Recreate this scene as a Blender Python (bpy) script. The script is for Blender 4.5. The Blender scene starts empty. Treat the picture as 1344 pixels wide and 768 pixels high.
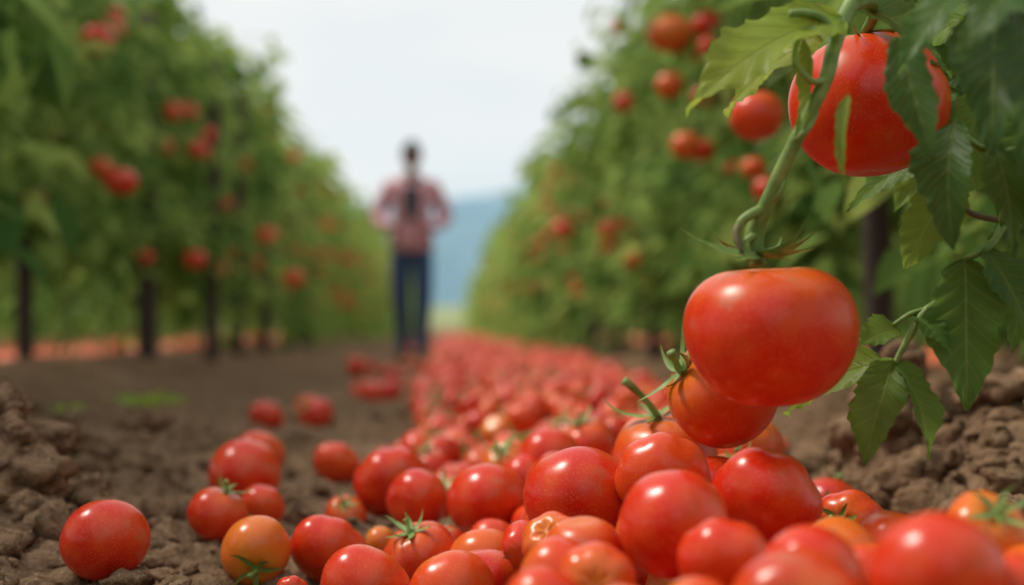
import bpy, math, random
import numpy as np
from mathutils import Vector, noise, Matrix
rng=np.random.default_rng(7); random.seed(7)
sc=bpy.context.scene
sc.view_settings.view_transform='Standard'; sc.view_settings.look='None'; sc.view_settings.exposure=0

# ------------------------------------------------------------ mesh builder
class MB:
    def __init__(s): s.v=[];s.uv=[];s.t=[];s.f=[];s.n=0
    def add(s,v,faces,mat=0,tint=0.5,uv=None):
        v=np.asarray(v,float); n=len(v)
        s.v.append(v)
        s.uv.append(np.zeros((n,2)) if uv is None else np.asarray(uv,float))
        s.t.append(np.full(n,tint) if np.isscalar(tint) else np.asarray(tint,float))
        for fa in faces:
            fa=np.asarray(fa,int)
            if len(fa): s.f.append((fa+s.n,mat))
        s.n+=n
    def build(s,name,mats,parent=None,smooth=True):
        me=bpy.data.meshes.new(name)
        v=np.concatenate(s.v); uv=np.concatenate(s.uv); t=np.concatenate(s.t)
        loops=np.concatenate([f.ravel() for f,m in s.f])
        cnt=np.concatenate([np.full(len(f),f.shape[1]) for f,m in s.f])
        mi=np.concatenate([np.full(len(f),m) for f,m in s.f])
        st=np.concatenate([[0],np.cumsum(cnt)[:-1]])
        me.vertices.add(len(v)); me.vertices.foreach_set('co',v.ravel())
        me.loops.add(len(loops)); me.loops.foreach_set('vertex_index',loops.astype(np.int32))
        me.polygons.add(len(cnt)); me.polygons.foreach_set('loop_start',st.astype(np.int32))
        for m in mats: me.materials.append(m)
        me.polygons.foreach_set('material_index',mi.astype(np.int32))
        me.polygons.foreach_set('use_smooth',np.full(len(cnt),smooth))
        me.update(calc_edges=True)
        ul=me.uv_layers.new(name='UVMap'); ul.data.foreach_set('uv',uv[loops].ravel())
        a=me.attributes.new('tint','FLOAT','POINT'); a.data.foreach_set('value',t)
        me.validate()
        ob=bpy.data.objects.new(name,me); sc.collection.objects.link(ob)
        if parent: ob.parent=parent
        return ob

def norm(a): 
    a=np.asarray(a,float); return a/np.maximum(np.linalg.norm(a,axis=-1,keepdims=True),1e-9)
def basis(y,up):
    y=norm(y); x=norm(np.cross(y,up)); z=np.cross(x,y); return np.stack([x,y,z],0)   # rows
def tube(mb,pts,rad,n=8,mat=0,tint=.5,smoothn=0):
    P=np.asarray(pts,float); R=np.full(len(P),rad) if np.isscalar(rad) else np.asarray(rad,float)
    if smoothn:
        t=np.arange(len(P)); tt=np.linspace(0,len(P)-1,(len(P)-1)*smoothn+1)
        Q=[]
        for q in tt:
            i=min(int(q),len(P)-2); f=q-i
            p0=P[max(i-1,0)];p1=P[i];p2=P[i+1];p3=P[min(i+2,len(P)-1)]
            Q.append(.5*((2*p1)+(-p0+p2)*f+(2*p0-5*p1+4*p2-p3)*f*f+(-p0+3*p1-3*p2+p3)*f**3))
        R=np.interp(tt,t,R); P=np.array(Q)
    T=norm(np.gradient(P,axis=0)); a=np.array([0,0,1.]) if abs(T[0][2])<.9 else np.array([1.,0,0])
    x=norm(np.cross(T[0],a)); V=[]
    an=np.linspace(0,2*np.pi,n,endpoint=False)
    for i in range(len(P)):
        x=norm(x-T[i]*np.dot(x,T[i])); y=np.cross(T[i],x)
        V.append(P[i]+R[i]*(np.cos(an)[:,None]*x+np.sin(an)[:,None]*y))
    V=np.concatenate(V+[P[:1],P[-1:]]); m=len(P); q=[]
    for i in range(m-1):
        for j in range(n):
            k=(j+1)%n; q.append((i*n+j,i*n+k,(i+1)*n+k,(i+1)*n+j))
    tr=[(m*n,(j+1)%n,j) for j in range(n)]+[(m*n+1,(m-1)*n+j,(m-1)*n+(j+1)%n) for j in range(n)]
    mb.add(V,[q,tr],mat,tint)

# ------------------------------------------------------------ materials
def mat(name):
    m=bpy.data.materials.new(name); m.use_nodes=True; nt=m.node_tree
    return m,nt,nt.nodes['Principled BSDF']
def N(nt,t,**k):
    n=nt.nodes.new(t)
    for a,b in k.items(): setattr(n,a,b)
    return n
def M(nt,op,a,b=None,c=None):
    n=nt.nodes.new('ShaderNodeMath'); n.operation=op
    for i,x in enumerate((a,b,c)):
        if x is None: continue
        if isinstance(x,(int,float)): n.inputs[i].default_value=x
        else: nt.links.new(x,n.inputs[i])
    return n.outputs[0]
def ramp(nt,fac,stops):
    r=nt.nodes.new('ShaderNodeValToRGB'); cr=r.color_ramp
    while len(cr.elements)<len(stops): cr.elements.new(.5)
    for e,(p,c) in zip(cr.elements,stops): e.position=p; e.color=(*c,1)
    nt.links.new(fac,r.inputs[0]); return r.outputs[0]
def mixc(nt,f,a,b,bt='MIX'):
    n=nt.nodes.new('ShaderNodeMix'); n.data_type='RGBA'; n.blend_type=bt
    for i,x in ((0,f),(6,a),(7,b)):
        if isinstance(x,(int,float)): n.inputs[i].default_value=x
        elif isinstance(x,tuple): n.inputs[i].default_value=(*x,1)
        else: nt.links.new(x,n.inputs[i])
    return n.outputs[2]
def attr(nt): 
    n=nt.nodes.new('ShaderNodeAttribute'); n.attribute_name='tint'; return n.outputs['Fac']
def bump(nt,bs,h,s,d):
    b=nt.nodes.new('ShaderNodeBump'); b.inputs['Strength'].default_value=s; b.inputs['Distance'].default_value=d
    nt.links.new(h,b.inputs['Height']); nt.links.new(b.outputs[0],bs.inputs['Normal'])
def objco(nt): return nt.nodes.new('ShaderNodeTexCoord').outputs['Object']
def noi(nt,scale,detail=4,co=None,rough=.5):
    n=N(nt,'ShaderNodeTexNoise'); n.inputs['Scale'].default_value=scale; n.inputs['Detail'].default_value=detail
    n.inputs['Roughness'].default_value=rough
    nt.links.new(co if co else objco(nt),n.inputs['Vector']); return n.outputs['Fac']

TS=[(0,(.52,.010,.004)),(.45,(.68,.026,.006)),(.7,(.72,.062,.008)),(.85,(.76,.14,.015)),(1,(.72,.24,.03))]
m_tom,nt,b=mat('tomato_skin')
t=attr(nt); uvn=nt.nodes.new('ShaderNodeUVMap'); sx=nt.nodes.new('ShaderNodeSeparateXYZ'); nt.links.new(uvn.outputs[0],sx.inputs[0])
co=objco(nt)
base=ramp(nt,t,TS)
shoulder=M(nt,'SUBTRACT',1,M(nt,'MULTIPLY',sx.outputs[1],3.0)); shoulder=M(nt,'MAXIMUM',shoulder,0)
nz=noi(nt,24,2,co); sh=M(nt,'MULTIPLY',M(nt,'MULTIPLY',shoulder,nz),M(nt,'ADD',M(nt,'MULTIPLY',t,1.6),.3))
c=mixc(nt,sh,base,(.66,.30,.03))
c=mixc(nt,M(nt,'MULTIPLY',M(nt,'MAXIMUM',M(nt,'SUBTRACT',nz,.40),0),2.0),c,(.76,.11,.010))
sp=N(nt,'ShaderNodeTexVoronoi'); sp.inputs['Scale'].default_value=420; nt.links.new(co,sp.inputs['Vector'])
spk=M(nt,'LESS_THAN',sp.outputs['Distance'],.18)
c=mixc(nt,M(nt,'MULTIPLY',spk,.50),c,(.85,.38,.14))
n5=noi(nt,30,4,co)
dm=M(nt,'MINIMUM',M(nt,'MAXIMUM',M(nt,'MULTIPLY',M(nt,'SUBTRACT',n5,.60),4.0),0),.28)
c=mixc(nt,dm,c,(.42,.23,.13))
nt.links.new(c,b.inputs['Base Color'])
nt.links.new(M(nt,'ADD',M(nt,'MULTIPLY',n5,.40),.08),b.inputs['Roughness'])
b.inputs['Specular IOR Level'].default_value=.42
m_tomf,nt,b=mat('fallen_tomato_skin')
t=attr(nt); base=ramp(nt,t,TS); nz=noi(nt,16,1)
c=mixc(nt,M(nt,'MULTIPLY',M(nt,'MAXIMUM',M(nt,'SUBTRACT',nz,.42),0),2.0),base,(.78,.15,.03)); nt.links.new(c,b.inputs['Base Color'])
b.inputs['Roughness'].default_value=.30; b.inputs['Specular IOR Level'].default_value=.48

def leafmat(name,stops,veins=True,trans=.4,rough=.5,spec=.32):
    m,nt,b=mat(name); t=attr(nt)
    c=ramp(nt,t,stops)
    if veins:
        c=mixc(nt,M(nt,'MULTIPLY',noi(nt,45,3),.45),c,tuple(x*.6 for x in stops[0][1]))
        u=nt.nodes.new('ShaderNodeUVMap'); s=nt.nodes.new('ShaderNodeSeparateXYZ'); nt.links.new(u.outputs[0],s.inputs[0])
        av=M(nt,'ABSOLUTE',M(nt,'SUBTRACT',M(nt,'MULTIPLY',s.outputs[0],2),1))
        mid=M(nt,'SUBTRACT',1,M(nt,'MULTIPLY',av,16)); mid=M(nt,'MAXIMUM',mid,0)
        ph=M(nt,'SUBTRACT',M(nt,'MULTIPLY',s.outputs[1],7.5),M(nt,'MULTIPLY',M(nt,'POWER',av,.8),1.5))
        pp=M(nt,'PINGPONG',ph,.5); lat=M(nt,'MAXIMUM',M(nt,'SUBTRACT',1,M(nt,'MULTIPLY',pp,11)),0)
        lat=M(nt,'MULTIPLY',lat,M(nt,'SUBTRACT',1,M(nt,'MULTIPLY',av,.6)))
        vm=M(nt,'MINIMUM',M(nt,'ADD',mid,M(nt,'MULTIPLY',lat,.6)),1)
        c=mixc(nt,M(nt,'MULTIPLY',vm,.55),c,(.30,.40,.10))
        bump(nt,b,M(nt,'MULTIPLY',vm,-1),.6,.0015)
    nt.links.new(c,b.inputs['Base Color']); b.inputs['Roughness'].default_value=rough; b.inputs['Specular IOR Level'].default_value=spec
    tr=nt.nodes.new('ShaderNodeBsdfTranslucent')
    c2=mixc(nt,1.0,c,(1.0,1.0,.5),'MULTIPLY'); 
    g=nt.nodes.new('ShaderNodeGamma'); g.inputs[1].default_value=.66; nt.links.new(c2,g.inputs[0]); nt.links.new(g.outputs[0],tr.inputs[0])
    mx=nt.nodes.new('ShaderNodeMixShader'); mx.inputs[0].default_value=trans
    nt.links.new(b.outputs[0],mx.inputs[1]); nt.links.new(tr.outputs[0],mx.inputs[2])
    nt.links.new(mx.outputs[0],nt.nodes['Material Output'].inputs[0]); return m
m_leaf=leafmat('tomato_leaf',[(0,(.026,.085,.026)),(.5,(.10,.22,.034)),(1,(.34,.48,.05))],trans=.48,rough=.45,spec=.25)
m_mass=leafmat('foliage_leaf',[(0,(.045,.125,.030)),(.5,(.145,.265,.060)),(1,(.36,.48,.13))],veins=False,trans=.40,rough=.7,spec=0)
m_stem,nt,b=mat('green_stem'); c=ramp(nt,noi(nt,60,3),[(.3,(.11,.20,.035)),(.7,(.26,.36,.09))]); nt.links.new(c,b.inputs['Base Color']); b.inputs['Roughness'].default_value=.55
bump(nt,b,noi(nt,300,2),.5,.001)
m_dry,nt,b=mat('dry_stem'); c=ramp(nt,noi(nt,50,4),[(.3,(.10,.09,.04)),(.7,(.22,.20,.09))]); nt.links.new(c,b.inputs['Base Color']); b.inputs['Roughness'].default_value=.8
m_wood,nt,b=mat('weathered_stake_wood')
mp=nt.nodes.new('ShaderNodeMapping'); mp.inputs['Scale'].default_value=(40,40,3); nt.links.new(objco(nt),mp.inputs[0])
w=noi(nt,1,5,mp.outputs[0]); nt.links.new(ramp(nt,w,[(.3,(.022,.013,.012)),(.7,(.075,.045,.038))]),b.inputs['Base Color']); b.inputs['Roughness'].default_value=.85; bump(nt,b,w,.6,.004)

def soil(nt,b,far=False):
    co=objco(nt)
    n1=noi(nt,2.2,2,co); n2=noi(nt,42,4,co,.7); n3=noi(nt,170,2,co,.7)
    c=ramp(nt,n1,[(.3,(.185,.115,.068)),(.55,(.27,.172,.105)),(.75,(.36,.240,.155))])
    c=mixc(nt,ramp(nt,n2,[(.36,(1,1,1)),(.54,(0,0,0))]),c,(.11,.064,.038))
    c=mixc(nt,M(nt,'MULTIPLY',M(nt,'GREATER_THAN',n3,.64),.5),c,(.45,.33,.23))
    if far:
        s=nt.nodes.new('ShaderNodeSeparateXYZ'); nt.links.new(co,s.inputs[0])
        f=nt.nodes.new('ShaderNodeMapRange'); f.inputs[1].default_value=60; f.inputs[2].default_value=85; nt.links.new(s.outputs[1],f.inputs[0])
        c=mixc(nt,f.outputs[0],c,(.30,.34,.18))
    nt.links.new(c,b.inputs['Base Color']); b.inputs['Roughness'].default_value=.95; b.inputs['Specular IOR Level'].default_value=0
    bump(nt,b,n2,.9,.014)
m_soil,nt,b=mat('tilled_soil'); soil(nt,b,True)
m_clod,nt,b=mat('soil_clod'); soil(nt,b)
m_hill,nt,b=mat('hazy_hill'); nt.links.new(ramp(nt,noi(nt,.012,5),[(.35,(.19,.31,.39)),(.65,(.25,.37,.44))]),b.inputs['Base Color']); b.inputs['Roughness'].default_value=1; b.inputs['Specular IOR Level'].default_value=0  # blue distance haze painted into the base colour; the scene has no fog

# ------------------------------------------------------------ ground
SK=0.044   # rows run slightly to the left of the view axis
MOUNDS=[(-.64,1.74,.125,.14,.14),(-.85,1.55,.07,.2,.2),(-.95,2.3,.08,.3,.35),(-.80,2.9,.05,.2,.25),(.515,1.95,.13,.06,.07),(.72,1.88,.22,.17,.18),(.60,1.42,.08,.14,.22),(.95,2.7,.14,.28,.4),(1.2,3.4,.12,.35,.3),(-1.3,3.2,.08,.35,.4),(.62,2.45,.06,.1,.12)]
def gh(x,y,fine=True):
    xo=x+SK*y; z=0
    for r,a,w in ((-1.85,.13,.42),(1.65,.13,.40),(-5,.1,.4),(5,.1,.4)):
        z+=a*math.exp(-((xo-r)/w)**2)
    mm=0
    for mx,my,a,wx,wy in MOUNDS:
        d=((x-mx)/wx)**2+((y-my)/wy)**2
        if d<9: e=math.exp(-d); mm=max(mm,e); z+=a*e*(1+.35*noise.noise((x*14,y*14,3)))
    if y>60: z+=min((y-60)/100,1.6)*2.2
    if abs(x)<9 and -1<y<14:
        z+=.020*noise.noise((x*3.1,y*3.1,0))
        if fine and abs(x)<2.4:
            k=(1 if y<6 else max(0,1-(y-6)/6))*(1+1.1*mm)
            z+=k*(.024*abs(noise.noise((x*11,y*11,1)))+.020*noise.noise((x*27,y*27,5))+.010*noise.noise((x*60,y*60,9)))
    return z
ys=[-60,-20,-8,-4,-2,-1,-.4,0,.2,.4,.5]; y=.55
while y<700: ys.append(y); y+=max(.0085*1.0,.0055*y) if y<7 else .05*y
xs=[0.0]; x=.0
while x<700: x+= .010 if x<.9 else (.02 if x<1.8 else .06*x); xs.append(x)
xs=np.array([-a for a in xs[:0:-1]]+xs)
V=[(a,bb,gh(a,bb)) for bb in ys for a in xs]; nx=len(xs); ny=len(ys)
I=np.arange(nx*ny).reshape(ny,nx)
q=np.stack([I[:-1,:-1],I[:-1,1:],I[1:,1:],I[1:,:-1]],-1).reshape(-1,4)
g=MB(); g.add(V,[q]); g.build('ground',[m_soil])
def ico(sub):
    import bmesh
    bm=bmesh.new(); bmesh.ops.create_icosphere(bm,subdivisions=sub,radius=1); bm.verts.ensure_lookup_table()
    v=np.array([w.co[:] for w in bm.verts]); f=np.array([[w.index for w in fc.verts] for fc in bm.faces]); bm.free(); return v,f
iv,ifc=ico(3); iv2,if2=ico(2); cl=MB()
for i in range(4800):
    yy=1.0+4.0*random.random()**2.3; xx=random.uniform(-.36,.36)*yy*1.25+random.gauss(0,.08)
    big=1
    if random.random()<.42: mm=random.choice(MOUNDS); xx=random.gauss(mm[0],mm[3]); yy=random.gauss(mm[1],mm[4]); big=1.6
    if yy<.8: continue
    s=(.0032+.020*random.random()**3.4)*big 
    if -.3<xx<.4 and s>.013: s=.010
    vv,ff=(iv,ifc) if s>.008 and yy<2.6 else (iv2,if2)
    o=np.array([random.random()*50 for _ in range(3)])
    d=np.array([1+.45*noise.noise(Vector(p*1.1+o))+.34*noise.noise(Vector(p*2.7+o))+.14*noise.noise(Vector(p*6+o)) for p in vv])
    w=vv*d[:,None]*s*np.array([random.uniform(.8,1.35),random.uniform(.8,1.3),random.uniform(.55,.95)])
    a=random.random()*6.3; R=np.array([[math.cos(a),-math.sin(a),0],[math.sin(a),math.cos(a),0],[0,0,1]])
    cl.add(w@R.T+np.array([xx,yy,gh(xx,yy)+s*.25]),[ff])
cl.build('soil_clods',[m_clod])

# hills
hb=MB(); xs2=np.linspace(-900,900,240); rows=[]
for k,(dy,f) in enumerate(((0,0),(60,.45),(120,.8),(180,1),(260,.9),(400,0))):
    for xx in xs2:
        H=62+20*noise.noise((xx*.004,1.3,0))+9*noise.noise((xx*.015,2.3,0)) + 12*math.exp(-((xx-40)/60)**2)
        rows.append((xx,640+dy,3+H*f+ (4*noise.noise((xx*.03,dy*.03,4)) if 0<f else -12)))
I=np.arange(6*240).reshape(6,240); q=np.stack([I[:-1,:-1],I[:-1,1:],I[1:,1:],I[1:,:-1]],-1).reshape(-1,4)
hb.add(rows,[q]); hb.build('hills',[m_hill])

# ------------------------------------------------------------ tomatoes
def tom_template(nu,nv,lob=0.05,nl=5,flat=.84,dim=.16,taper=0.,seed=0,sq=.88):
    r=np.random.default_rng(seed); ph=r.random()*6.28; ph2=r.random()*6.28
    th=np.linspace(0,np.pi,nv+1); fi=np.linspace(0,2*np.pi,nu,endpoint=False)
    V=[];UV=[]
    for i,t in enumerate(th):
        ff=fi if 0<i<nv else [0.]
        for p in (ff):
            s=math.sin(t)**sq if 0<i<nv else 0
            w=(.5+.5*math.cos(t))
            l=1+lob*w*(abs(math.cos(nl*.5*p+ph))*1.6-1)+.03*math.cos(2*p+ph2)+.012*math.cos(3*p+ph+2*t)
            rho=s*l*(1-taper*(1-w))
            z=math.cos(t)*flat
            z-=(dim*(1+lob*3*math.cos(nl*p+2*ph)))*math.exp(-(s/.33)**2) if t<1.6 else -.04*math.exp(-(s/.2)**2)
            V.append((rho*math.cos(p),rho*math.sin(p),z)); UV.append((p/6.283,t/np.pi))
    q=[];tr=[]
    for j in range(nu): tr.append((0,1+j,1+(j+1)%nu))
    for i in range(nv-2):
        a=1+i*nu
        for j in range(nu): k=(j+1)%nu; q.append((a+j,a+nu+j,a+nu+k,a+k))
    e=1+(nv-1)*nu; a=1+(nv-2)*nu
    for j in range(nu): tr.append((e,a+(j+1)%nu,a+j))
    return np.array(V),np.array(q),np.array(tr),np.array(UV)
def calyx_into(mb,topz,size,seed,stem=True,mat=1,stemlen=.5,curl=1.):
    r=random.Random(seed); ns=r.choice([5,5,6,7]); a0=r.random()*6.28
    for k in range(ns):
        a=a0+k*6.283/ns+r.uniform(-.25,.25); L=size*r.uniform(.6,1.05); W=size*.09*r.uniform(.8,1.2)
        n=8; V=[];rise=r.uniform(.12,.75)*curl; side=r.uniform(-.5,.5)
        for i in range(n+1):
            u=i/n; rad=.05*size+L*u*(1-.15*rise*u); z=topz+.10*size+L*(-.02*math.sin(u*2.4)+rise*u**2.0)
            aa=a+side*u*u; w=W*(1-u)**.6*(.55+1.3*u*(1-u)*2)
            c=np.array([math.cos(aa)*rad,math.sin(aa)*rad,z]); t=np.array([-math.sin(aa),math.cos(aa),0])
            V+= [c-t*w+[0,0,w*.4],c,c+t*w+[0,0,w*.4]]
        q=[]
        for i in range(n):
            for j in range(2): o=i*3+j; q.append((o,o+1,o+4,o+3))
        mb.add(V,[q],mat,.4)
    if stem:
        d=r.uniform(0,6.28); b=r.uniform(.2,.5)*stemlen
        p=[(0,0,topz-.02*size),(0,0,topz+.15*size)]
        p+=[(math.cos(d)*b*size*.5,math.sin(d)*b*size*.5,topz+size*stemlen*.6),(math.cos(d)*b*size*1.2,math.sin(d)*b*size*1.2,topz+size*stemlen)]
        tube(mb,p,[size*.11,size*.07,size*.06,size*.09],8,mat,.5,3)
TT=[tom_template(44,28,l,n,f,d,tp,s) for s,(l,n,f,d,tp) in enumerate([(.05,5,.84,.15,.0),(.03,6,.90,.12,.05),(.09,6,.76,.18,.0),(.02,4,.97,.10,.04),(.07,7,.80,.16,-.02),(.02,5,.88,.1,.0)])]
TM=[tom_template(20,13,l,n,f,d,0,s) for s,(l,n,f,d) in enumerate([(.05,5,.84,.15),(.03,6,.92,.12),(.07,6,.78,.18)])]
TL=[tom_template(10,7,.02,n,f,.1,0,s) for s,(n,f) in enumerate([(5,.84),(6,.92)])]
def rotm(axis_dir,spin):
    z=norm(axis_dir); a=np.array([1.,0,0]) if abs(z[0])<.8 else np.array([0,1.,0]); x=norm(np.cross(a,z)); y=np.cross(z,x)
    c,s=math.cos(spin),math.sin(spin); return np.stack([c*x+s*y,-s*x+c*y,z],0)
def top_z(T): return T[0][0][2]
def tomato_geo(mb,T,pos,r,axis,spin,tint,calyx=True,seed=0,stemlen=.5,curl=1.,stretch=1.,slot=0):
    R=rotm(axis,spin); V=T[0]*r; V=V*[1,1,stretch]
    mb.add(V@R+np.array(pos),[T[1],T[2]],slot,tint,T[3])
    if calyx:
        c=MB(); calyx_into(c,top_z(T)*r*stretch,r*.95,seed,stemlen=stemlen,curl=curl)
        vv=np.concatenate(c.v)@R+np.array(pos); fs=[f for f,m in c.f]
        mb.add(vv,fs,1,.5)
placed=[]
def tomato(x,y,z,r,axis=None,tint=.4,T=None,calyx=None,stemlen=.45,seed=None,curl=1.,name='tomato',spin=None,stretch=1.):
    seed=len(placed) if seed is None else seed; rr=random.Random(seed*17+3)
    mb=MB(); tomato_geo(mb,TT[T if T is not None else rr.randrange(6)],(0,0,0),r,axis,spin if spin is not None else rr.random()*6,tint,calyx,seed,stemlen,curl,stretch)
    ob=mb.build(name,[m_tom,m_stem]); ob.location=(x,y,z); placed.append((x,y,z,r)); return ob

H=[(-.416,1.46,None,.044,.35,(-.3,.6,.6),False),(-.355,1.72,None,.036,.30,(.35,-.1,.9),True),(-.276,1.54,None,.039,.90,(.15,-.8,-.45),True),
(-.203,1.58,None,.043,.45,(.2,.5,.5),False),(-.386,2.06,None,.052,.4,(.2,.6,.5),False),(-.447,2.52,None,.047,.55,(.3,.5,.8),False),
(-.166,1.98,None,.054,.35,(-.2,.6,.5),False),(-.638,3.7,None,.045,.2,(.2,.6,.5),False),(-.565,3.95,None,.038,.5,(.2,.6,.5),False),
(-.303,2.46,None,.040,.6,(.2,.6,.5),False),(-.337,1.92,None,.032,.5,(.2,.6,.5),False),(-.100,1.54,None,.040,.4,(-.3,-.3,.8),True),
(-.120,1.80,None,.040,.3,(.5,.6,.1),False),(-.030,1.73,None,.049,.4,(.1,.6,.9),False),(-.030,1.50,None,.038,.80,(.1,-.2,-.9),False),
(-.130,1.27,None,.041,.5,(.3,.4,.6),False),(-.052,1.25,None,.038,.7,(-.3,.4,.6),False),(-.225,1.93,None,.028,.5,(0,-.6,.6),True),
(.066,1.33,.112,.054,.32,(.1,.7,.5),False),(.168,1.56,.128,.062,.62,(-.22,-.25,.95),True),(.288,1.76,.122,.048,.68,(.05,-.35,.9),True),
(.400,1.80,None,.043,.25,(.4,.3,.8),True),(.215,1.45,.208,.060,.62,(-.85,-.25,.45),True),
(.124,1.10,.122,.044,.45,(.2,.6,.6),False),(.217,1.22,.128,.047,.38,(.5,.5,.5),False),(.135,1.28,.140,.042,.66,(.1,.6,.4),False),
(.150,1.00,.108,.034,.5,(.1,.6,.4),False),(.195,.93,.110,.035,.45,(.1,.6,.4),False),(.250,.84,.126,.040,.5,(.1,.6,.4),False),
(.332,1.00,.130,.030,.85,(.1,-.6,.6),True),(.30,.86,.112,.030,.6,(.1,.6,.6),False),(.355,.97,.10,.030,.85,(.1,.6,.6),False),
(.060,1.80,.080,.043,.6,(-.1,.6,.7),False),(.052,1.98,.092,.045,.4,(.2,.5,.7),False),(.020,1.96,None,.042,.45,(.2,.6,.6),False),
(-.005,2.05,.075,.040,.75,(-.3,-.6,.7),True),(.11,2.15,.10,.046,.45,(-.3,-.2,.9),True),
(-.215,1.40,None,.016,.3,(.1,.6,.4),False),(-.155,1.68,None,.017,.95,(.1,.6,.4),False),(-.082,1.93,None,.036,.5,(-.3,-.6,.7),True),
(.345,1.56,None,.036,.55,(.2,-.3,.9),True),(-.50,5.1,None,.046,.4,(.2,.6,.4),False),(-.83,7.6,None,.055,.4,(.2,.6,.4),False)]
for i,(x,y,z,r,t,ax,ca) in enumerate(H):
    if z is None: z=gh(x,y)+r*.84
    tomato(x,y,z,r,ax,t,calyx=ca,seed=i+1,stemlen=.9 if i==19 else .45)
pile=MB()
def env(x,y):
    if y<2.4: return .085+.05*math.exp(-((x-.19)/.17)**2-((y-1.2)/.5)**2)*1.6
    return .085+.035*math.exp(-((x+SK*y-.25)/.35)**2)
def left(y):  return np.interp(y,[.8,1.2,1.5,2,2.7,4,6,8,10,11.4,20,50],[.02,-.04,-.09,-.13,-.17,-.24,-.40,-.46,-.55,-.62,-1.1,-2.3])
def right(y): return np.interp(y,[.8,1.2,1.5,2,2.7,4,6,10,50],[.36,.36,.28,.34,.42,.55,.60,.55,-1.1])
from collections import defaultdict
cell=defaultdict(list)
def put(p): cell[(int(p[0]//.14),int(p[1]//.14))].append(p)
for p in placed: put(p)
def ok(x,y,z,r):
    cx,cy=int(x//.14),int(y//.14)
    for i in (-1,0,1):
        for j in (-1,0,1):
            for (a,b2,c2,d) in cell.get((cx+i,cy+j),()):
                if (a-x)**2+(b2-y)**2+(c2-z)**2<((d+r)*.94)**2: return False
    return True
cnt=0
for layer in (0,1,2):
    for i in range([13000,8000,4000][layer]):
        y=.75*(50/.75)**random.random() if layer==0 else (.8+5*random.random() if random.random()<.6 else 5+20*random.random())
        l,rt=left(y),right(y)
        x=random.uniform(l,rt) if random.random()<.985 or y<2.4 else random.uniform(l-.35,rt+.15)
        if layer==0 and noise.noise((x*4,y*4*min(1,4/y),7))<(0 if (x<.06 and y<3.2) else -.18): continue
        r=random.uniform(.024,.048) if y<2.4 else random.uniform(.028,.053)
        if 1.0<y<2.5 and layer==0 and random.random()<.14: r=random.uniform(.014,.022)
        g0=gh(x,y,False)
        z=g0+r*.86+.068*layer*random.uniform(.85,1.0)
        if z+r*.8>env(x,y)+g0: continue
        if abs(x+.806)<.28 and abs(y-11.4)<.5: continue
        if not ok(x,y,z,r): continue
        if layer and all((a-x)**2+(b2-y)**2>(.075)**2 for i2 in (-1,0,1) for j2 in (-1,0,1) for (a,b2,c2,d) in cell.get((int(x//.14)+i2,int(y//.14)+j2),())): continue
        put((x,y,z,r)); cnt+=1
        T=(TT if y<2.3 else TM if y<7 else TL); T=T[random.randrange(len(T))]
        t=random.choices([random.uniform(.05,.6),random.uniform(.6,.82),random.uniform(.82,.95)],[.68,.26,.06])[0]
        tomato_geo(pile,T,(x,y,z),r,(random.gauss(0,1),random.gauss(-.2,1),random.gauss(.8,.8)),random.random()*6,t,1.25<y<6 and random.random()<.55,i,slot=0 if y<2.6 else 2)
for side in (-3.4,3.3):
    for i in range(2600):
        y=random.uniform(5,34); x=side+random.gauss(0,.48)-SK*y; r=random.uniform(.038,.055); z=gh(x,y,False)+r*.86
        if ok(x,y,z,r): put((x,y,z,r)); tomato_geo(pile,TL[i%2],(x,y,z),r,(random.gauss(0,1),random.gauss(0,1),1),1,random.uniform(.65,.97),False,slot=2)
pile.build('fallen_tomatoes',[m_tom,m_stem,m_tomf]); print('pile',cnt)

# ------------------------------------------------------------ leaves
US=np.array([0,.25,.6,1]); WS=np.array([.08,.50,.40,.02])
lt=[];luv=[]
for u,w in zip(US,WS):
    for v in (-1,0,1): lt.append((v*w*.5,u,.16*abs(v)*w-.22*u*u)); luv.append((v*.5+.5,u))
lt=np.array(lt);luv=np.array(luv); lq=np.array([(i*3+j,i*3+j+1,i*3+j+4,i*3+j+3) for i in range(3) for j in range(2)])
def leaves(mb,pos,d,L,tint,mat=0):
    n=len(pos); d=norm(d); up=norm(np.array([0,0,1.])+rng.normal(0,.55,(n,3))); x=norm(np.cross(d,up)); z=np.cross(x,d)
    wv=rng.uniform(.9,1.3,n)
    V=pos[:,None,:]+L[:,None,None]*(lt[None,:,0:1]*x[:,None,:]*wv[:,None,None]+lt[None,:,1:2]*d[:,None,:]+lt[None,:,2:3]*z[:,None,:])
    F=(lq[None]+12*np.arange(n)[:,None,None]).reshape(-1,4)
    mb.add(V.reshape(-1,3),[F],mat,np.repeat(tint,12),np.tile(luv,(n,1)))
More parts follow.
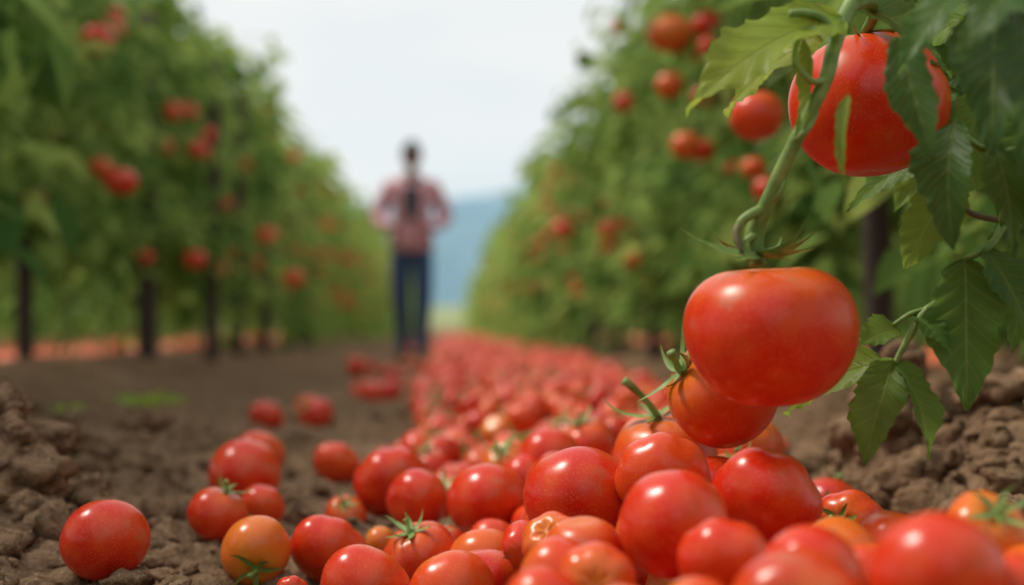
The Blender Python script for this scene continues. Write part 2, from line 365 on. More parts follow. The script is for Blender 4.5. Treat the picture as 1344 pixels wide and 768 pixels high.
def plant(mb,cx,cy,H,half,nb,nl,L0,zlow=.5,stems=True,bright=0.,thr=-.36):
    z0=gh(cx,cy,False)
    top=(cx+random.uniform(-.1,.1),cy+random.uniform(-.1,.1))
    if stems:
        tube(mb,[(cx,cy,z0-.03),(cx+random.uniform(-.04,.04),cy+.02,z0+.4),((cx+top[0])/2,(cy+top[1])/2,H*.6),(top[0],top[1],H*.95)],[.013,.011,.009,.005],5,1,.5,2)
    P=[];D=[]
    for b_ in range(nb):
        f=random.random(); z=zlow+(H-zlow)*f; a=random.random()*6.283
        L=half*random.uniform(.45,1.12)
        st=np.array([cx+(top[0]-cx)*f,cy+(top[1]-cy)*f,z]); dr=np.array([math.cos(a),math.sin(a)*.95,0])
        e=st+dr*L+np.array([0,0,.10-L*random.uniform(.3,.9)]); m=st+dr*L*.5+np.array([0,0,.10])
        if stems and cy<12: tube(mb,[st,m,e],[.005,.004,.002],4,1,.5,2)
        k=max(2,int(nl/nb)); t=rng.uniform(.2,1.1,k)[:,None]
        pp=(1-t)**2*st+2*t*(1-t)*m+t*t*e + rng.normal(0,.06,(k,3)); P.append(pp)
        side=rng.choice([-1,1],k)[:,None]*np.array([-dr[1],dr[0],0])
        D.append(dr*rng.uniform(.2,1,k)[:,None]+side*rng.uniform(.2,1,k)[:,None]+np.stack([rng.normal(0,.25,k),rng.normal(0,.25,k),rng.uniform(-1.3,.1,k)],1))
    P=np.concatenate(P);D=np.concatenate(D)
    # vines hang in vertical strands: clump noise is stretched upwards
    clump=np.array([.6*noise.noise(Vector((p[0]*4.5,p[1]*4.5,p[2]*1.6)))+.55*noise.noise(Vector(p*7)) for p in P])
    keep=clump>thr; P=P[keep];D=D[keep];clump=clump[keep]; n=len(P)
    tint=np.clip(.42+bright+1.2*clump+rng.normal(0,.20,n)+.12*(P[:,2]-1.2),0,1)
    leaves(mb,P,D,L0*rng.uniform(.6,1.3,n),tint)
def hang(mb,x,y,z,r,t,cx,st=1.,lf=26):
    T=TM[random.randrange(3)]; tomato_geo(mb,T,(x,y,z),r,(random.uniform(-.2,.2),random.uniform(-.2,.2),1),1,t,True,int(x*100),.3,1,st,slot=2)
    tube(mb,[(x,y,z+r*.8),(x+(cx-x)*.12,y,z+r+.06),(x+(cx-x)*.5,y+.02,z+r+.16),(cx,y+.04,z+r+.10)],[.004,.004,.006,.007],5,1,.5,3)
    n=lf; tt=rng.uniform(0,1,n); return np.stack([x+(cx-x)*tt*.8+rng.normal(0,.05,n),y+rng.normal(0,.07,n)+.05,z+r+.08+rng.uniform(-.02,.14,n)],1)
matsP=[m_mass,m_stem,m_tomf]
HL=[(-1.465,5,1.29,.062,.5),(-1.38,5,.79,.062,.5),(-1.97,6,1.12,.05,.6),(-1.466,8.5,.82,.068,.65),(-1.307,8.5,.57,.068,.75),(-1.56,7,.61,.058,.5),(-1.75,9.6,.72,.06,.5)]
HR=[(.50,4.5,1.21,.074,.9),(.50,4.5,1.045,.045,.85),(.62,4.5,1.24,.05,.5),(.537,4.4,.84,.045,.8),(.328,9,.9,.075,.6),(.51,7,.755,.085,.7),(.70,7.5,.816,.075,.6),(.44,2.55,.655,.048,.6),(.95,6,.95,.06,.5)]
def make_row(xc,half,H,y0,y1,hangs,seed,zlow,nb_=0.):
    random.seed(seed); y=y0; far=MB(); plants=[]
    while y<y1:
        x=xc-SK*y+random.uniform(-.06,.06)
        if 2<y<10.5:
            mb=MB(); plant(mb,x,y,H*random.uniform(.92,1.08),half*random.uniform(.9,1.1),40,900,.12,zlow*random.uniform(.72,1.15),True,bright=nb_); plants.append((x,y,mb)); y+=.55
        elif y<=2:
            plant(far,x,y,H,half,16,150,.20,zlow,True); y+=.75
        else:
            k=1+(y-10)/40
            plant(far,x,y,H*random.uniform(.94,1.06),half*(1+.003*y),26,int(360/k),.150+.0022*y,zlow*(.8 if y<20 else .6)*random.uniform(.7,1.2),True,bright=nb_+.08+min(.40,(y-10)*.022)); y+=.58 if y<30 else .8  # farther plants get a paler leaf tint, painting haze into the colour
    for (hx,hy,hz,hr,ht) in hangs:
        px_,py_,mb=min(plants,key=lambda p:abs(p[1]-hy))
        P=hang(mb,hx,hy,hz,hr,ht,px_)
        leaves(mb,P,np.stack([rng.normal(0,1,len(P)),rng.normal(0,.6,len(P)),rng.uniform(-1,0,len(P))],1),rng.uniform(.08,.14,len(P)),rng.uniform(.3,.9,len(P)))
    sgn=1 if xc<0 else -1
    for i in range(24):
        px_,py_,mb=random.choice(plants)
        if py_<3.6: continue
        hang(mb,px_+sgn*half*random.uniform(.75,1.0),py_+random.uniform(-.2,.2),random.uniform(.55,1.8),random.uniform(.032,.052),random.uniform(.3,.95),px_,lf=1)
    if xc<0:
        for (lx,ly,lz,kk) in ((-.98,3.0,.84,.3),(-.99,2.95,.66,.1),(-1.03,3.0,.50,.1),(-.97,3.1,.96,.5),(-1.02,2.9,.75,.6)):
            px_,py_,mb=min(plants,key=lambda p:abs(p[1]-ly))
            tube(mb,[(px_,ly,lz+.15),((px_+lx)/2,ly,lz+.22),(lx,ly,lz)],[.006,.005,.003],5,1,.5,4)
            n=34; tt=rng.uniform(.3,1,n); P=np.stack([px_+(lx-px_)*tt+rng.normal(0,.04,n),ly+rng.normal(0,.07,n),lz+.18-.18*tt**2+rng.normal(0,.05,n)],1)
            leaves(mb,P,np.stack([rng.normal(.1,.5,n),rng.normal(0,.6,n),rng.uniform(-1.8,-.4,n)],1),rng.uniform(.11,.17,n),np.clip(rng.normal(kk,.2,n),0,1))
    for i in range(110):
        y=random.uniform(10.5,min(y1,35))
        x=xc-SK*y+sgn*half*random.uniform(.7,1.02); tomato_geo(far,TL[i%2],(x,y,random.uniform(.5,H*.8)),random.uniform(.035,.055),(0,0,1),1,random.uniform(.3,.95),False,slot=2)
    for x,y,mb in plants: mb.build('tomato_plant',matsP)
    far.build('tomato_plant_row',matsP)
make_row(-1.85,.50,2.40,-9,58,HL,11,.60,.10)  # left row's leaf tint lifted to make up for its shaded inner face
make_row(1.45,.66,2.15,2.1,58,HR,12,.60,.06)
random.seed(5)
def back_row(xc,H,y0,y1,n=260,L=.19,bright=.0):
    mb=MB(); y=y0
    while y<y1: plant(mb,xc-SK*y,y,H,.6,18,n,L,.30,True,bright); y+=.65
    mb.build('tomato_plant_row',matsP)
back_row(-5.0,2.5,6,38,bright=.35); back_row(4.9,2.4,5,34,bright=.3); back_row(-7.6,2.6,12,40,200,.24,.4); back_row(7.6,2.6,10,38,200,.22,.3)  # light painted into back-row leaf colour so the gaps look bright
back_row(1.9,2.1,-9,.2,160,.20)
hg=MB(); x=-9  # unseen foliage added behind the camera to shape the tomatoes' reflections
while x<9: plant(hg,x,-11+random.uniform(-.3,.3),3.0,.8,18,200,.28,.2,True); x+=.9
hg.build('reflection_hedge',matsP)
# stakes
def stake(x,y,h=1.9,r=.028,lean=(0,0)):
    z0=gh(x,y,False); mb=MB(); n=9
    pts=[(lean[0]*i/n+random.gauss(0,.002),lean[1]*i/n,-.06+(h+.06)*i/n) for i in range(n+1)]
    tube(mb,pts,[r*(1-.15*i/n)*random.uniform(.93,1.07) for i in range(n+1)],10,0,.5,2)
    o=mb.build('wooden_stake',[m_wood]); o.location=(x,y,z0)
for x,y,r in ((-2.05,6.0,.036),(-2.0,7.8,.058),(-1.88,8.9,.045),(-1.98,10.3,.045),(-2.05,11.8,.045),(-2.12,13.4,.045),(-2.2,15,.045),(-1.90,4.4,.03)): stake(x,y,1.9,r,lean=(random.uniform(-.04,.04),0))
for x,y,r in ((1.2,3.35,.028),(.96,3.72,.036),(1.30,6.05,.05),(1.02,7.6,.045),(.92,9.2,.045),(.80,10.8,.045),(.72,12.6,.045)): stake(x,y,1.9,r,lean=(random.uniform(-.03,.03),0))
stake(.80,1.62,1.5,.016)

# ------------------------------------------------------------ hero vine (overhanging truss)
def big_leaf(mb,base,tip,W,nrm,droop=.2,fold=.25,wave=.06,tint=.5,seed=0,serr=.18,mat=0,twist=0.):
    base=np.array(base,float); tip=np.array(tip,float); L=np.linalg.norm(tip-base); B=basis(tip-base,nrm)
    nu,nv=36,10; r=random.Random(seed); p1,p2=r.random()*6,r.random()*6; V=[];UV=[]; asym=r.uniform(-.15,.15)
    for i in range(nu+1):
        u=i/nu; w=W*.5*(math.sin(math.pi*min(u,1)**.72)**.85)*(1-.12*u) if 0<i<nu else W*.006
        for j in range(nv+1):
            v=j/nv*2-1
            s=((u*6.5+.15*(v>0))%1); out=1+serr*(s-.5)*abs(v)**3*(1 if .05<u<.93 else 0)+.13*math.sin(u*9+p1+(v>0)*2)*abs(v)
            x=v*w*out*(1+asym*np.sign(v))
            y=u+ .06*abs(v)*(-1)*serr*w/L
            z=droop*(4*u*(1-u))*.5*L + fold*abs(v)**1.2*w*1.0 + wave*1.5*W*math.sin(u*11+p2+v*1.5)*abs(v)**1.5
            z+=.03*W*math.cos((u*7.5-abs(v)*1.2)*6.283)*abs(v)**.5
            a=twist*u; x,z=x*math.cos(a)-z*math.sin(a)*.3,z+x*math.sin(a)
            V.append((x+.10*math.sin(u*3.1)*asym*L,y*L,z)); UV.append((v*.5+.5,u))
    I=np.arange((nu+1)*(nv+1)).reshape(nu+1,nv+1); q=np.stack([I[:-1,:-1],I[:-1,1:],I[1:,1:],I[1:,:-1]],-1).reshape(-1,4)
    mb.add(np.array(V)@B+base,[q],mat,tint,UV)
vine=MB(); Y=1.19
tube(vine,[(.74,1.56,gh(.74,1.56)-.02),(.72,1.53,.25),(.68,1.46,.52),(.58,1.36,.74),(.44,1.26,.74),(.345,1.21,.63),(.285,1.19,.545)],[.010,.009,.008,.0075,.007,.007,.0068],10,1,.5,5)
tube(vine,[(.345,1.21,.63),(.285,Y,.545),(.268,1.175,.510),(.258,1.165,.478),(.240,1.17,.440),(.224,1.18,.405),(.212,1.19,.374),(.205,1.20,.352),(.2075,1.20,.326)],[.0072,.0070,.0065,.0060,.0058,.0060,.0066,.0086,.0070],12,1,.5,5)
def st(pts,r0=.0025,r1=.0018,m=1): tube(vine,pts,np.linspace(r0,r1,len(pts))*1.25,8,m,.5,4)
st([(.270,1.178,.515),(.255,1.17,.530),(.240,1.165,.533),(.228,1.16,.531)],.0036,.0026)
st([(.258,1.165,.478),(.243,1.15,.474),(.230,1.15,.490),(.236,1.16,.512),(.250,1.16,.520)],.0025,.0016)
st([(.234,1.17,.428),(.243,1.165,.437),(.252,1.17,.452)],.003,.0016)
st([(.212,1.19,.374),(.199,1.185,.368),(.190,1.185,.360),(.189,1.19,.345)],.0038,.003)
st([(.190,1.185,.360),(.186,1.18,.352),(.190,1.175,.335)],.0028,.002,2)
st([(.213,1.19,.376),(.222,1.18,.385),(.226,1.18,.396)],.0025,.0015)
st([(.205,1.195,.352),(.196,1.19,.345),(.198,1.185,.330)],.003,.002)
st([(.285,Y,.545),(.31,1.22,.556),(.322,1.26,.552),(.322,1.29,.543)],.0045,.004)
st([(.72,1.53,.27),(.62,1.42,.37),(.52,1.32,.39),(.45,1.27,.375),(.420,1.25,.345),(.398,1.25,.334)],.005,.0022)
st([(.72,1.53,.20),(.60,1.42,.30),(.48,1.32,.315),(.40,1.27,.300),(.365,1.25,.290),(.347,1.25,.262),(.335,1.25,.240)],.005,.002)
st([(.365,1.25,.290),(.350,1.25,.286),(.335,1.25,.276)],.002,.0015)
st([(.45,1.27,.375),(.43,1.24,.368),(.40,1.23,.372),(.385,1.22,.380)],.003,.002,2)
st([(.58,1.36,.74),(.50,1.20,.68),(.42,1.10,.60),(.36,1.08,.54),(.31,1.09,.50)],.005,.0025)
st([(.50,1.20,.68),(.46,1.05,.58),(.38,.98,.50),(.345,.96,.47)],.004,.002)
st([(.62,1.42,.37),(.54,1.25,.44),(.46,1.18,.43),(.40,1.18,.42),(.365,1.17,.44)],.004,.002)
bl=lambda *a,**k: big_leaf(vine,*a,**k)
bl((.276,1.18,.532),(.140,1.14,.446),.070,(-.35,-.75,.60),droop=.20,tint=.95,seed=1,fold=.22)
bl((.262,1.20,.520),(.190,1.26,.462),.055,(-.3,-.6,.7),droop=.2,tint=1.,seed=2)
bl((.240,1.165,.512),(.232,1.16,.428),.020,(-.8,-.5,.2),droop=-.25,tint=.8,seed=3,fold=.6)
bl((.300,1.10,.500),(.318,1.07,.398),.038,(-.4,-.8,.1),droop=.12,tint=.25,seed=4,fold=.4)
bl((.36,1.08,.545),(.290,1.06,.462),.044,(-.4,-.6,.6),droop=.2,tint=.45,seed=5)
bl((.262,1.10,.455),(.256,1.09,.384),.012,(-.6,-.6,.2),droop=.2,tint=.75,seed=6,fold=.7)
bl((.37,1.08,.53),(.345,1.02,.395),.060,(-.3,-.8,.3),droop=.15,tint=.20,seed=7)
bl((.345,.96,.49),(.335,.93,.375),.064,(.1,-.9,.3),droop=.18,tint=.10,seed=8)
bl((.36,.98,.52),(.30,.95,.455),.048,(-.2,-.6,.8),droop=.2,tint=.3,seed=9)
bl((.40,1.10,.55),(.395,1.04,.41),.074,(-.2,-.9,.3),droop=.2,tint=.22,seed=10)
bl((.365,1.17,.445),(.355,1.14,.335),.050,(-.5,-.7,.2),droop=.2,tint=.3,seed=11)
bl((.40,1.18,.43),(.405,1.15,.33),.046,(.3,-.9,.2),droop=.15,tint=.4,seed=12)
bl((.43,1.18,.44),(.445,1.12,.31),.056,(.2,-.9,.3),droop=.2,tint=.25,seed=13)
bl((.46,1.22,.47),(.42,1.22,.36),.060,(-.2,-.9,.3),droop=.2,tint=.5,seed=44)
bl((.44,1.30,.50),(.39,1.32,.38),.066,(-.1,-.9,.3),droop=.2,tint=.6,seed=45)
bl((.42,1.34,.42),(.375,1.36,.33),.055,(-.1,-.9,.3),droop=.2,tint=.75,seed=46)
bl((.47,1.30,.36),(.455,1.30,.25),.060,(.1,-.9,.3),droop=.15,tint=.5,seed=47)
bl((.398,1.25,.335),(.394,1.235,.202),.068,(-.1,-.95,.25),droop=.10,tint=.50,seed=14,fold=.18)
bl((.415,1.25,.345),(.452,1.23,.255),.052,(.3,-.9,.25),droop=.12,tint=.40,seed=24,fold=.3)
bl((.335,1.25,.246),(.304,1.23,.155),.046,(-.25,-.9,.25),droop=.16,tint=.60,seed=15,fold=.3)
bl((.338,1.25,.244),(.362,1.24,.158),.036,(.5,-.8,.3),droop=.2,tint=.55,seed=16,fold=.5)
bl((.340,1.25,.272),(.298,1.23,.256),.034,(-.1,-.7,.7),droop=.2,tint=.65,seed=17)
bl((.352,1.25,.285),(.375,1.22,.250),.028,(.2,-.7,.6),droop=.2,tint=.5,seed=18)
bl((.330,1.26,.244),(.262,1.36,.190),.048,(-.3,-.7,.6),droop=.2,tint=.8,seed=19)
bl((.340,1.27,.240),(.318,1.30,.165),.048,(-.1,-.8,.5),droop=.1,tint=.7,seed=20)
bl((.30,1.24,.56),(.40,1.30,.50),.06,(.1,-.8,.5),droop=.2,tint=.4,seed=21)
for i in range(90):
    x=random.uniform(.42,.86); y=random.uniform(1.15,1.65); z=random.uniform(.22,.95)
    if i>=70: x=random.uniform(.44,.56); y=random.uniform(1.35,1.6); z=random.uniform(.42,.72)
    elif y<1.35 and x<.5: y+=.2
    if z<.42 and x<.60: x+=.2
    d=np.array([random.uniform(-1,.5),random.gauss(0,.6),-random.uniform(.3,1.2)])
    bb=np.array([x,y,z]); bl(bb,bb+norm(d)*random.uniform(.08,.14),random.uniform(.04,.065),(random.gauss(0,.4),-.7,.6),droop=.2,tint=random.uniform(.15,.8),seed=30+i)
hv=vine.build('tomato_plant',[m_leaf,m_stem,m_dry])
TT.append(tom_template(96,60,.035,4,.79,.13,.15,21,.78)); TT.append(tom_template(96,60,.05,5,.90,.14,.03,22,.86))
def hero(x,y,z,r,axis,T,tint,seed,spin): return tomato(x,y,z,r,axis,tint,T=T,calyx=False,seed=seed,spin=spin)
hero(.2185,1.20,.268,.0765,(-.05,-.06,1),6,.48,91,.4)
hero(.330,1.31,.480,.073,(-.05,.1,1),7,.42,92,1.4)
cb=MB()
def sep(base,outdir,L,W,rise,side=0,down=.0,tw=1.0):
    # strap-shaped sepal: folded along its midrib and rolled a little so one edge stands up
    o=norm(outdir); s=np.cross([0,0,1],o); V=[];n=14
    for i in range(n+1):
        u=i/n; w=W*(1-u)**.55*(.6+.9*math.sin(math.pi*min(1,u*1.3))*.7)
        c=np.array(base)+o*L*(u-.12*abs(rise)*u*u)+np.array([0,0,L*(-down*math.sin(u*2.2)+rise*u**2.6)])+s*side*L*u*u
        V+=[c-s*w*.8+np.array([0,0,w*(.3+.6*tw)]),c,c+s*w*.8+np.array([0,0,w*(.3-.7*tw)])]
    q=[(i*3+j,i*3+j+1,i*3+j+4,i*3+j+3) for i in range(n) for j in range(2)]
    cb.add(V,[q],0,.5)
c0=(.2075,1.193,.3345)
for a,L,ri,sd,dn in ((3.3,.076,.28,.15,-.03),(2.6,.055,.5,-.2,-.03),(3.8,.056,.05,.3,-.02),(4.4,.044,-.10,-.3,.04),(4.95,.040,-.12,.3,.04),(5.5,.046,.10,.3,0),(6.0,.052,.45,.2,-.03),(6.25,.050,.85,-.2,-.03),(.6,.036,.5,.2,0),(1.5,.04,.2,0,0)):
    sep(c0,(math.cos(a),math.sin(a),0),L,.0050,ri,sd,dn,tw=1 if math.sin(a)<0 else -1)
c1=(.325,1.305,.540)
for a in (3.4,4.2,5.1,5.9,.6): sep(c1,(math.cos(a),math.sin(a),0),.055,.006,.10,.1,.04)
co=cb.build('sepals',[m_stem]); co.parent=hv

sd=MB()
for cx,cy,s in ((-.91,3.55,.10),(-.96,3.1,.05),(-1.2,3.75,.06)):
    z0=gh(cx,cy)
    tube(sd,[(cx,cy,z0-.01),(cx,cy,z0+s*.5)],[.003,.002],6,1,.5)
    for k in range(6):
        a=k*1.05+cx; big_leaf(sd,(cx,cy,z0+s*.45),(cx+math.cos(a)*s,cy+math.sin(a)*s,z0+s*random.uniform(.5,1.1)),s*.6,(0,-.3,1),tint=1,seed=k+200)
sd.build('weed_seedlings',[m_leaf,m_stem])

# ------------------------------------------------------------ the farmer
def flat(name,col,rough=.8):
    m,nt,b=mat(name); nt.links.new(mixc(nt,noi(nt,30,3),col,tuple(x*.7 for x in col)),b.inputs['Base Color']); b.inputs['Roughness'].default_value=rough; return m
m_skin=flat('skin',(.42,.23,.15),.5); m_hair=flat('dark_hair',(.015,.011,.009),.6); m_boot=flat('boot_leather',(.035,.025,.02),.6)
m_tee=flat('dark_tshirt',(.05,.055,.07)); m_eye=flat('eye_white',(.7,.7,.68),.3); m_iris=flat('iris',(.03,.02,.015),.3); m_lip=flat('lips',(.30,.10,.08)); m_phone=flat('phone_body',(.01,.01,.012),.2)
m_jean=flat('denim',(.050,.105,.24),.9)
m_plaid,nt,b=mat('plaid_shirt'); s=nt.nodes.new('ShaderNodeSeparateXYZ'); nt.links.new(objco(nt),s.inputs[0])
def stripe(o,f,th): return M(nt,'GREATER_THAN',M(nt,'FRACT',M(nt,'MULTIPLY',o,f)),th)
c=mixc(nt,M(nt,'MULTIPLY',stripe(s.outputs[0],12,.5),.5),(.80,.32,.37),(.36,.06,.10))
c=mixc(nt,M(nt,'MULTIPLY',stripe(s.outputs[2],12,.5),.45),c,(.30,.06,.10))
c=mixc(nt,M(nt,'MULTIPLY',stripe(s.outputs[2],24,.82),.7),c,(.8,.7,.7))
c=mixc(nt,M(nt,'MULTIPLY',stripe(s.outputs[0],24,.82),.7),c,(.8,.7,.7))
nt.links.new(c,b.inputs['Base Color']); b.inputs['Roughness'].default_value=.9
man=bpy.data.objects.new('farmer',None); sc.collection.objects.link(man)
def skin_mesh(name,verts,edges,radii,root,sub=2,mats=(),assign=None,parent=man):
    me=bpy.data.meshes.new(name+'_sk'); me.from_pydata(verts,edges,[]); ob=bpy.data.objects.new(name+'_sk',me); sc.collection.objects.link(ob)
    ob.modifiers.new('Skin','SKIN'); sv=me.skin_vertices[0].data
    for i,r in enumerate(radii): sv[i].radius=r if isinstance(r,tuple) else (r,r)
    for i in range(len(verts)): sv[i].use_root=(i==root)
    ss=ob.modifiers.new('S','SUBSURF'); ss.levels=sub; ss.render_levels=sub
    dg=bpy.context.evaluated_depsgraph_get(); m2=bpy.data.meshes.new_from_object(ob.evaluated_get(dg)); bpy.data.objects.remove(ob)
    m2.materials.clear()
    for m in mats: m2.materials.append(m)
    for p in m2.polygons:
        p.use_smooth=True; p.material_index=assign(p.center,p.normal) if assign else 0
    o=bpy.data.objects.new(name,m2); sc.collection.objects.link(o); o.parent=parent; return o
V=[(0,0,.95),(0,0,1.09),(0,.0,1.25),(0,.01,1.38),(0,.01,1.47),(0,-.02,1.56),
 (.175,.015,1.40),(.285,.05,1.16),(.185,-.16,1.075),(.085,-.255,1.085),
 (-.175,.015,1.40),(-.285,.05,1.16),(-.185,-.16,1.075),(-.085,-.255,1.085),
 (.085,0,.86),(.095,-.06,.50),(.075,-.01,.115),(.085,-.13,.05),(.09,-.2,.04),
 (-.085,0,.86),(-.085,.02,.50),(-.07,.13,.125),(-.085,.02,.05),(-.09,-.06,.04)]
E=[(0,1),(1,2),(2,3),(3,4),(4,5),(3,6),(6,7),(7,8),(8,9),(3,10),(10,11),(11,12),(12,13),(0,14),(14,15),(15,16),(16,17),(17,18),(0,19),(19,20),(20,21),(21,22),(22,23)]
R=[(.155,.12),(.145,.11),(.17,.125),(.16,.11),(.075,.07),.052,.08,.065,.05,.030,.08,.065,.05,.030,(.11,.105),(.08,.08),(.06,.06),(.045,.04),(.035,.03),(.11,.105),(.08,.08),(.06,.06),(.045,.04),(.035,.03)]
def asg(c,n):
    if c.z<.12: return 3
    if c.z<.93: return 1
    if c.z>1.475: return 2
    if math.hypot(c.x-(.085 if c.x>0 else -.085),c.y+.255)<.05 and c.z<1.15: return 2
    if abs(c.x)<.035+(c.z-1.1)*.05 and c.y<-.03 and c.z>1.12 : return 4
    return 0
skin_mesh('body',V,E,R,0,2,(m_plaid,m_jean,m_skin,m_boot,m_tee),asg)
hm=MB(); n=40
vs=[]
for k,(z,sx_,sy_) in enumerate(((1.06,.155,.122),(.98,.172,.136),(.90,.182,.144),(.895,.176,.138))):
    for j in range(n):
        a=2*math.pi*j/n; f=1+.03*math.sin(a*7)*(k/3); vs.append((math.cos(a)*sx_*f,math.sin(a)*sy_*f,z+(.02*math.cos(2*a) if k>1 else 0)))
I=[(k*n+j,k*n+(j+1)%n,(k+1)*n+(j+1)%n,(k+1)*n+j) for k in range(3) for j in range(n)]
hm.add(vs,[I]); hm.build('shirt_hem',[m_plaid],man)
cm=MB()
for sg in (1,-1):
    cm.add([(sg*.005,-.095,1.40),(sg*.075,-.06,1.47),(sg*.085,.0,1.50),(sg*.09,-.085,1.43),(sg*.055,-.115,1.385),(sg*.10,-.01,1.465)],[[(0,1,3,4)],[(1,2,5),(1,5,3)]])
cm.add([(math.cos(a)*.08,.01+math.sin(a)*.07,z) for z in (1.455,1.51) for a in np.linspace(-.3,math.pi+.3,14)],[[(j,j+1,14+j+1,14+j) for j in range(13)]])
cm.build('collar',[m_plaid],man)
hd=MB(); nu,nv=48,36; HV=[];
for i in range(nv+1):
    t=math.pi*i/nv
    for j in range(nu):
        p=2*math.pi*j/nu; x=math.sin(t)*math.cos(p); y=math.sin(t)*math.sin(p); z=math.cos(t)
        fr=max(0,-y)
        X=x*.076*(1-.22*max(0,-z)**1.3); Yy=y*.095*(1-.12*max(0,-z)) ; Z=z*.118
        if y<0:
            Yy-=.020*math.exp(-((x/.16)**2+((z+.12)/.20)**2))*fr
            Yy-=.006*math.exp(-((x/.3)**2+((z+.46)/.10)**2))
            Yy-=.010*math.exp(-((x/.3)**2+((z+.80)/.15)**2))
            Yy+=.010*math.exp(-(((abs(x)-.38)/.16)**2+((z-.02)/.12)**2))
            Yy-=.005*math.exp(-((x/.6)**2+((z-.20)/.08)**2))
        HV.append((X,Yy,Z))
q=[(i*nu+j,(i+1)*nu+j,(i+1)*nu+(j+1)%nu,i*nu+(j+1)%nu) for i in range(nv) for j in range(nu)]
hd.add(HV,[q],0)
for sg in (1,-1):
    ev=[];m_=10
    for k,(s,o) in enumerate(((1,0),(.95,.012),(.6,.010),(.3,.004))):
        for j in range(m_): a=2*math.pi*j/m_; ev.append((sg*(.070+o),.008+math.cos(a)*.018*s,-.008+math.sin(a)*.031*s))
    hd.add(ev,[[(k*m_+j,k*m_+(j+1)%m_,(k+1)*m_+(j+1)%m_,(k+1)*m_+j) for k in range(3) for j in range(m_)]],0)
uv_,uf=ico(2)
for sg in (1,-1):
    hd.add(uv_*.0115+np.array([sg*.030,-.079,.004]),[uf],1); hd.add(uv_*.0055+np.array([sg*.030,-.0875,.002]),[uf],2)
    hd.add([(sg*(.016+.03*k/5),-.098+.010*(k/5)**2,.026+.004*math.sin(k/5*3)+dz) for dz in (0,.006) for k in range(6)],[[(k,k+1,7+k,6+k) for k in range(5)]],3)
hd.add([(.024*math.cos(a),-.096-.004*math.sin(abs(a)),-.054+.006*math.sin(a)) for a in np.linspace(0,2*math.pi,12,endpoint=False)],[[tuple(range(12))]],4)
hv2=[]
for i in range(17):
    t=math.pi*.62*i/16
    for j in range(nu):
        p=2*math.pi*j/nu; y=math.sin(p)
        lim=1.0 if y>-.15 else .62
        tt=t*(lim if i else 1); k=1.10+.03*noise.noise((math.cos(p)*6,y*6,tt*6))
        hv2.append((math.sin(tt)*math.cos(p)*.076*k,math.sin(tt)*y*.095*k+.004,math.cos(tt)*.118*k+.003))
hd.add(hv2,[[(i*nu+j,(i+1)*nu+j,(i+1)*nu+(j+1)%nu,i*nu+(j+1)%nu) for i in range(16) for j in range(nu)]],3)
h=hd.build('head',[m_skin,m_eye,m_iris,m_hair,m_lip],man); h.location=(0,-.045,1.645); h.rotation_euler=(math.radians(22),0,0)
ph=MB(); v=[]
for y in (-.005,.005):
    for a in range(24):
        an=2*math.pi*(a+.5)/24; cx=math.copysign(min(abs(math.cos(an))*1.6,1),math.cos(an)); cz=math.copysign(min(abs(math.sin(an))*1.6,1),math.sin(an))
        v.append((cx*.075,y,cz*.037))
ph.add(v,[[(a,(a+1)%24,24+(a+1)%24,24+a) for a in range(24)],],0); ph.add(v,[[tuple(range(24))],[tuple(range(47,23,-1))]],0)
p=ph.build('phone',[m_phone],man,False); p.location=(0,-.32,1.13); p.rotation_euler=(math.radians(-50),0,0)
for sg in (1,-1):
    V=[(sg*.085,-.25,1.085),(sg*.078,-.285,1.095),(sg*.07,-.315,1.105)]; E=[(0,1),(1,2)]; R=[(.030,.022),(.036,.018),(.032,.014)]
    skin_mesh('palm',V,E,R,0,2,(m_skin,))
    for k in range(4):
        z=1.085+.016*k*.9; y0=-.31-.006*k; l=[.9,1.05,1,.78][3-k]
        skin_mesh('finger',[(sg*.072,y0,z),(sg*.078,y0-.028*l,z+.006),(sg*.062,y0-.048*l,z+.012),(sg*.040,y0-.050*l,z+.014)],[(0,1),(1,2),(2,3)],[.0095,.009,.008,.007],0,1,(m_skin,))
    skin_mesh('thumb',[(sg*.080,-.275,1.11),(sg*.066,-.288,1.135),(sg*.045,-.305,1.145)],[(0,1),(1,2)],[.012,.010,.008],0,1,(m_skin,))
man.location=(-.806,11.4,gh(-.806,11.4,False)); man.rotation_euler=(0,0,math.radians(3))

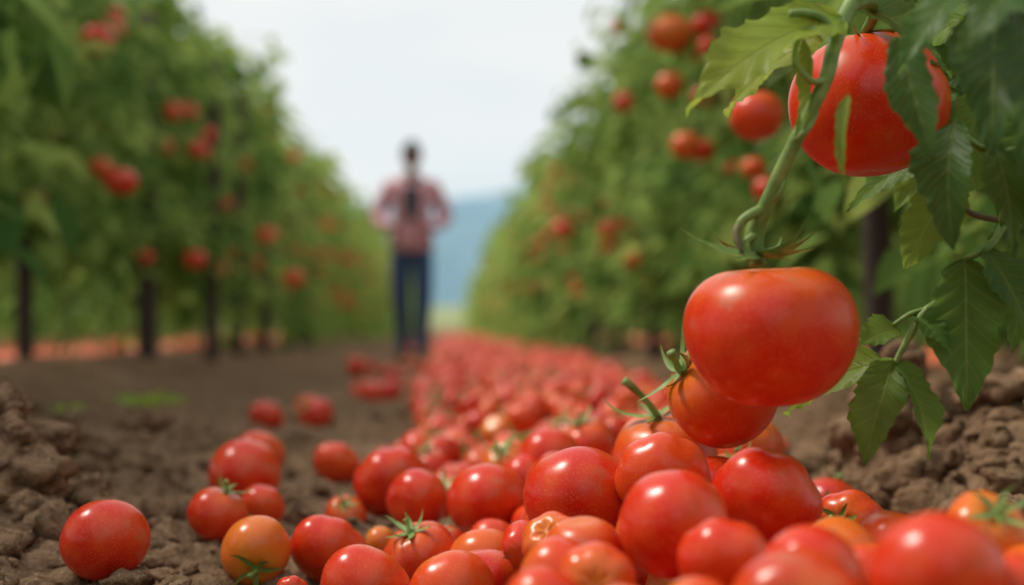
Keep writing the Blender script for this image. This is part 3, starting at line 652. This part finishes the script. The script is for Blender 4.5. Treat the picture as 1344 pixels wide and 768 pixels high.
# ------------------------------------------------------------ light, sky
SE,SA=math.radians(55),math.radians(-75)   # sun: high, from the left
w=bpy.data.worlds.new('World'); sc.world=w; w.use_nodes=True; nt=w.node_tree; nt.nodes.clear()
out=nt.nodes.new('ShaderNodeOutputWorld'); sky=nt.nodes.new('ShaderNodeTexSky'); sky.sky_type='NISHITA'; sky.sun_disc=False; sky.sun_elevation=SE; sky.sun_rotation=SA
b1=nt.nodes.new('ShaderNodeBackground'); b1.inputs[1].default_value=.12; nt.links.new(sky.outputs[0],b1.inputs[0])
tc=nt.nodes.new('ShaderNodeTexCoord'); nn=nt.nodes.new('ShaderNodeTexNoise'); nn.inputs['Scale'].default_value=2.2; nn.inputs['Detail'].default_value=3
mp=nt.nodes.new('ShaderNodeMapping'); mp.inputs['Scale'].default_value=(1,1,2.5); nt.links.new(tc.outputs['Generated'],mp.inputs[0]); nt.links.new(mp.outputs[0],nn.inputs['Vector'])
cc=ramp(nt,nn.outputs['Fac'],[(.3,(.74,.85,.90)),(.6,(1.0,.99,.95))])
b2=nt.nodes.new('ShaderNodeBackground'); b2.inputs[1].default_value=1.0; nt.links.new(cc,b2.inputs[0])
mx=nt.nodes.new('ShaderNodeMixShader'); mx.inputs[0].default_value=.88; nt.links.new(b1.outputs[0],mx.inputs[1]); nt.links.new(b2.outputs[0],mx.inputs[2]); nt.links.new(mx.outputs[0],out.inputs[0])
sl=bpy.data.lights.new('sun','SUN'); sl.energy=2.7; sl.angle=math.radians(12); sl.color=(1,.92,.80)
so=bpy.data.objects.new('sun',sl); sc.collection.objects.link(so)
d=Vector((math.sin(SA)*math.cos(SE),math.cos(SA)*math.cos(SE),math.sin(SE))); so.rotation_euler=d.to_track_quat('Z','Y').to_euler()
# ------------------------------------------------------------ camera
cd=bpy.data.cameras.new('camera'); cam=bpy.data.objects.new('camera',cd); sc.collection.objects.link(cam)
cd.lens=50; cd.sensor_width=36; cd.clip_start=.05; cd.clip_end=3000
cam.location=(0,0,.274); cam.rotation_euler=(math.radians(91.41),0,0)
cd.dof.use_dof=True; cd.dof.focus_distance=1.34; cd.dof.aperture_fstop=2.4
sc.camera=cam
